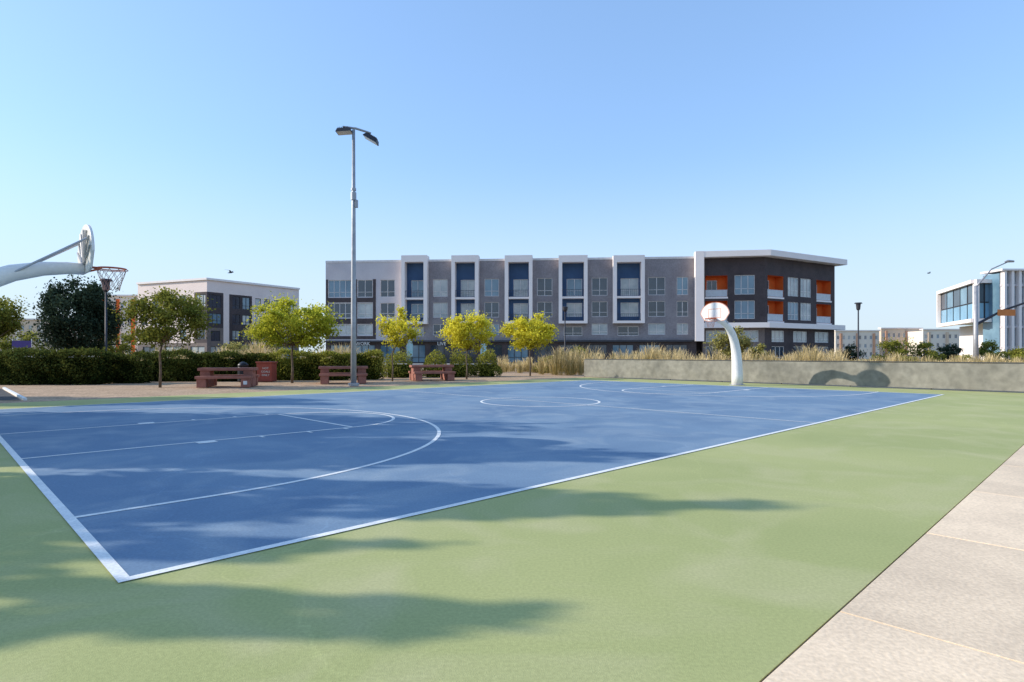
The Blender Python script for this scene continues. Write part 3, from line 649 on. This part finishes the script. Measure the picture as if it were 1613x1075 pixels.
def hedge(x0,x1,y0,y1,h,label,m='hedge',n=9000,leaf=.06):
    per=[(x1-x0)*h,(x1-x0)*(y1-y0),(y1-y0)*h]; tot=sum(per)
    a=int(n*per[0]/tot); b=int(n*per[1]/tot); c=n-a-b
    f_=np.column_stack([rng.uniform(x0,x1,a),np.full(a,y0),rng.uniform(0.02,h,a)]); tp=np.column_stack([rng.uniform(x0,x1,b),rng.uniform(y0,y1,b),np.full(b,h)])
    sd=np.column_stack([np.where(rng.random(c)<.5,x0,x1),rng.uniform(y0,y1,c),rng.uniform(0,h,c)])
    P=np.vstack([f_,tp,sd]); 
    bump=.09*np.sin(P[:,0]*2.3)+.07*np.sin(P[:,0]*5.1+P[:,2]*4)+.06*np.sin(P[:,2]*6+P[:,0])+.06*np.sin(P[:,0]*1.1+2)
    P[:,1]-=np.where(np.arange(len(P))<a,bump,0); P[:,2]+=np.where((np.arange(len(P))>=a)&(np.arange(len(P))<a+b),bump,0)
    P+=rng.normal(size=P.shape)*.075
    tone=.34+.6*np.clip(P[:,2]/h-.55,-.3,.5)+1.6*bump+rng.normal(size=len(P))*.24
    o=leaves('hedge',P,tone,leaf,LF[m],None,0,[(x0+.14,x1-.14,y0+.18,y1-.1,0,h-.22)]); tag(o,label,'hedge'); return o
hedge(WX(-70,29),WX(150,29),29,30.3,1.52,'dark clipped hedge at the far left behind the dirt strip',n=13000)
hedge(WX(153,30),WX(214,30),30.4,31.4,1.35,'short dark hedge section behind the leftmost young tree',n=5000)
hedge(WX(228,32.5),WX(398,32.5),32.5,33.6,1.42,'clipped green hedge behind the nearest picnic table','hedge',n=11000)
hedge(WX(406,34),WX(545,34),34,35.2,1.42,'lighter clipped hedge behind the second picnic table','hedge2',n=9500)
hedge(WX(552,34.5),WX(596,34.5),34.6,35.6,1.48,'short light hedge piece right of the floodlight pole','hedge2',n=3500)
def bush(px,Y,rx,h,label,m,n=2500,leaf=.06,grp=None):
    X=WX(px,Y); P=rng.normal(size=(n,3)); P/=np.linalg.norm(P,axis=1)[:,None]; P[:,2]=np.abs(P[:,2])
    rr=rng.uniform(.72,1.08,(n,1))*(1+.12*np.sin(P[:,0:1]*5+px)*np.cos(P[:,1:2]*4)+.1*np.sin(P[:,2:3]*9))
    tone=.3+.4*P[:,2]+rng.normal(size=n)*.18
    Q=P*rr*np.array([rx,rx,h]); Q[:,2]+=.03*h; Q+=np.array([X,Y,0])
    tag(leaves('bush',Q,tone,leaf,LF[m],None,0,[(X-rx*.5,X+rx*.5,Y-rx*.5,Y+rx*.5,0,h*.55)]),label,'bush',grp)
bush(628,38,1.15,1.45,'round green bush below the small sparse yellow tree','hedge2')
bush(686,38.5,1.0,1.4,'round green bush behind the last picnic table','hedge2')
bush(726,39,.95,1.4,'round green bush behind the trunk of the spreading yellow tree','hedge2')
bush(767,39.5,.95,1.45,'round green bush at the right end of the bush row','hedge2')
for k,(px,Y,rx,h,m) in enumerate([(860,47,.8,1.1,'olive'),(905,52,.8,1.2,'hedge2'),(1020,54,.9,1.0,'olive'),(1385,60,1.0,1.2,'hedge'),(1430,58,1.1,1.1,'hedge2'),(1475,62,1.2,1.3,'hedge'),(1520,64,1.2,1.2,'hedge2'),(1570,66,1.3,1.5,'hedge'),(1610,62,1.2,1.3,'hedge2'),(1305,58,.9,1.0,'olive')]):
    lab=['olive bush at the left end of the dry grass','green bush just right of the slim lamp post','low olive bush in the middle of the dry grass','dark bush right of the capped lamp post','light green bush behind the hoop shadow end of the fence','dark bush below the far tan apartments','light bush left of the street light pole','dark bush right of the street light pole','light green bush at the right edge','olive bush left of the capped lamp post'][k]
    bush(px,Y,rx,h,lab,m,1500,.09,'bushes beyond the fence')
def grassfield(name,label,areas,density):
    V=[];Q=[];Tn=[]
    for (pa,pb,Ya,Yb,hh,cnt) in areas:
        for _ in range(cnt):
            Y=random.uniform(Ya,Yb); pxx=random.uniform(pa,pb); X=WX(pxx,Y); th=hh*random.uniform(.55,1.12)*(1+.14*math.sin(pxx*.05)+.1*math.sin(pxx*.13)); tn=random.uniform(-.3,.25)
            for b_ in range(density):
                a=random.uniform(0,2*math.pi); lean=random.uniform(.03,.42)*th; h=th*random.uniform(.5,1.12); r0=random.uniform(0,.28)
                bx_,by_=X+r0*math.cos(a),Y+r0*math.sin(a); w_=.005+.00015*Y; px_,py_=-math.sin(a)*w_,math.cos(a)*w_
                pl=random.random()<.35
                prof=[(0,0,1),(.35,.6,1.),(.7,.9,2.4 if pl else .8),(1,1,.3)]
                i0=len(V)
                for (l,z,ww) in prof:
                    V.append((bx_+lean*l*math.cos(a)-px_*ww,by_+lean*l*math.sin(a)-py_*ww,h*z)); V.append((bx_+lean*l*math.cos(a)+px_*ww,by_+lean*l*math.sin(a)+py_*ww,h*z))
                for k in range(3): Q.append([i0+2*k,i0+2*k+1,i0+2*k+3,i0+2*k+2]); Tn.append(min(1,max(0,.15+.3*k+tn+random.uniform(-.15,.15))))
    me=bpy.data.meshes.new(name); me.from_pydata(V,[],Q); me.materials.append(LF['dry']); at=me.attributes.new('tone','FLOAT','FACE'); at.data.foreach_set('value',Tn)
    o=bpy.data.objects.new(name,me); C.objects.link(o); tag(o,label,'grass',None,'stuff')
grassfield('ornamental_grass','tall dry golden ornamental grass beyond the court and fence',[(845,1110,41,52,1.65,220),(1110,1330,44,58,1.7,160),(1330,1640,48,62,1.2,170),(785,850,46,52,1.1,40)],28)
grassfield('ornamental_grass','tall dry golden grass rising behind the left hedges',[(345,440,44,52,1.85,90),(200,345,46,54,1.65,70),(480,600,46,54,1.75,90)],30)
# trees left of the court whose shadows lie over it
sh='trees beside the court whose shadows cross it'
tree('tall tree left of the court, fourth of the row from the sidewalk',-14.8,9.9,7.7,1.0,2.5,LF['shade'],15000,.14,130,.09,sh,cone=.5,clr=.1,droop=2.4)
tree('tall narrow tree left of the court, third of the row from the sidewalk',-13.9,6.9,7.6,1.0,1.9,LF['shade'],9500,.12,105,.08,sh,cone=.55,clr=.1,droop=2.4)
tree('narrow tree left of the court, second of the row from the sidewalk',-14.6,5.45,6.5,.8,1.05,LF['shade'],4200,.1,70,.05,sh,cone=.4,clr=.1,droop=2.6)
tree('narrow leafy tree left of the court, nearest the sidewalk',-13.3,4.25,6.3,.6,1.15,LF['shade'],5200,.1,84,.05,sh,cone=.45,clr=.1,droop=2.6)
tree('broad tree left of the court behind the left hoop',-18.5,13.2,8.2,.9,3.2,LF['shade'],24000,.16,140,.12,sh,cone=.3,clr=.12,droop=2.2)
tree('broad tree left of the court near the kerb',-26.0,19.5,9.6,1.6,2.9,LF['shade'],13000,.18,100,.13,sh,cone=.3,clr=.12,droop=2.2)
# ------------------------------------------------------------------ light
el=R(24); d=Vector((1,-.06,0)).normalized()
dirv=Vector((d.x*math.cos(el),d.y*math.cos(el),-math.sin(el)))
sd=bpy.data.lights.new('Sun','SUN'); sd.energy=5; sd.angle=R(.53); sd.color=(1,.92,.80); so=bpy.data.objects.new('Sun',sd); C.objects.link(so)
so.rotation_euler=dirv.to_track_quat('-Z','Y').to_euler()
W=bpy.data.worlds.new("World"); S.world=W; W.use_nodes=True; nt=W.node_tree; bg=nt.nodes['Background']; N=nt.nodes.new; Lk=nt.links.new
sk=N('ShaderNodeTexSky'); sk.sky_type='NISHITA'; sk.sun_disc=False; sk.sun_elevation=el; sk.sun_rotation=math.atan2(-d.x,-d.y)%(2*math.pi)
sk.air_density=1.0; sk.dust_density=.6; sk.ozone_density=1.5
s1=N('ShaderNodeVectorMath'); s1.operation='SCALE'; s1.inputs['Scale'].default_value=.15; Lk(sk.outputs[0],s1.inputs[0])
gm=N('ShaderNodeGamma'); gm.inputs['Gamma'].default_value=.55; Lk(s1.outputs['Vector'],gm.inputs['Color'])
ml=N('ShaderNodeVectorMath'); ml.operation='MULTIPLY'; ml.inputs[1].default_value=(.82,1.10,1.48); Lk(gm.outputs[0],ml.inputs[0])
tc=N('ShaderNodeTexCoord'); sx=N('ShaderNodeSeparateXYZ'); Lk(tc.outputs['Generated'],sx.inputs[0])
mr=N('ShaderNodeMapRange'); mr.inputs['From Min'].default_value=0; mr.inputs['From Max'].default_value=.32; mr.inputs['To Min'].default_value=.85; mr.inputs['To Max'].default_value=0; mr.interpolation_type='SMOOTHSTEP'; Lk(sx.outputs['Z'],mr.inputs['Value'])
mx=N('ShaderNodeMixRGB'); Lk(mr.outputs[0],mx.inputs['Fac']); Lk(ml.outputs['Vector'],mx.inputs['Color1']); mx.inputs['Color2'].default_value=(.72,.84,.93,1)
s2=N('ShaderNodeVectorMath'); s2.operation='SCALE'; s2.inputs['Scale'].default_value=1/.15; Lk(mx.outputs['Color'],s2.inputs[0])
Lk(s2.outputs['Vector'],bg.inputs['Color']); bg.inputs['Strength'].default_value=.15
S.view_settings.view_transform='Standard'; S.view_settings.look='None'; S.view_settings.exposure=0
cd=bpy.data.cameras.new('Camera'); cd.sensor_width=36; cd.lens=36*F/1613; cd.shift_y=19.5/1613; cd.clip_end=5000
co=bpy.data.objects.new('Camera',cd); C.objects.link(co); co.location=(0,0,H); co.rotation_euler=(R(90),0,0); S.camera=co
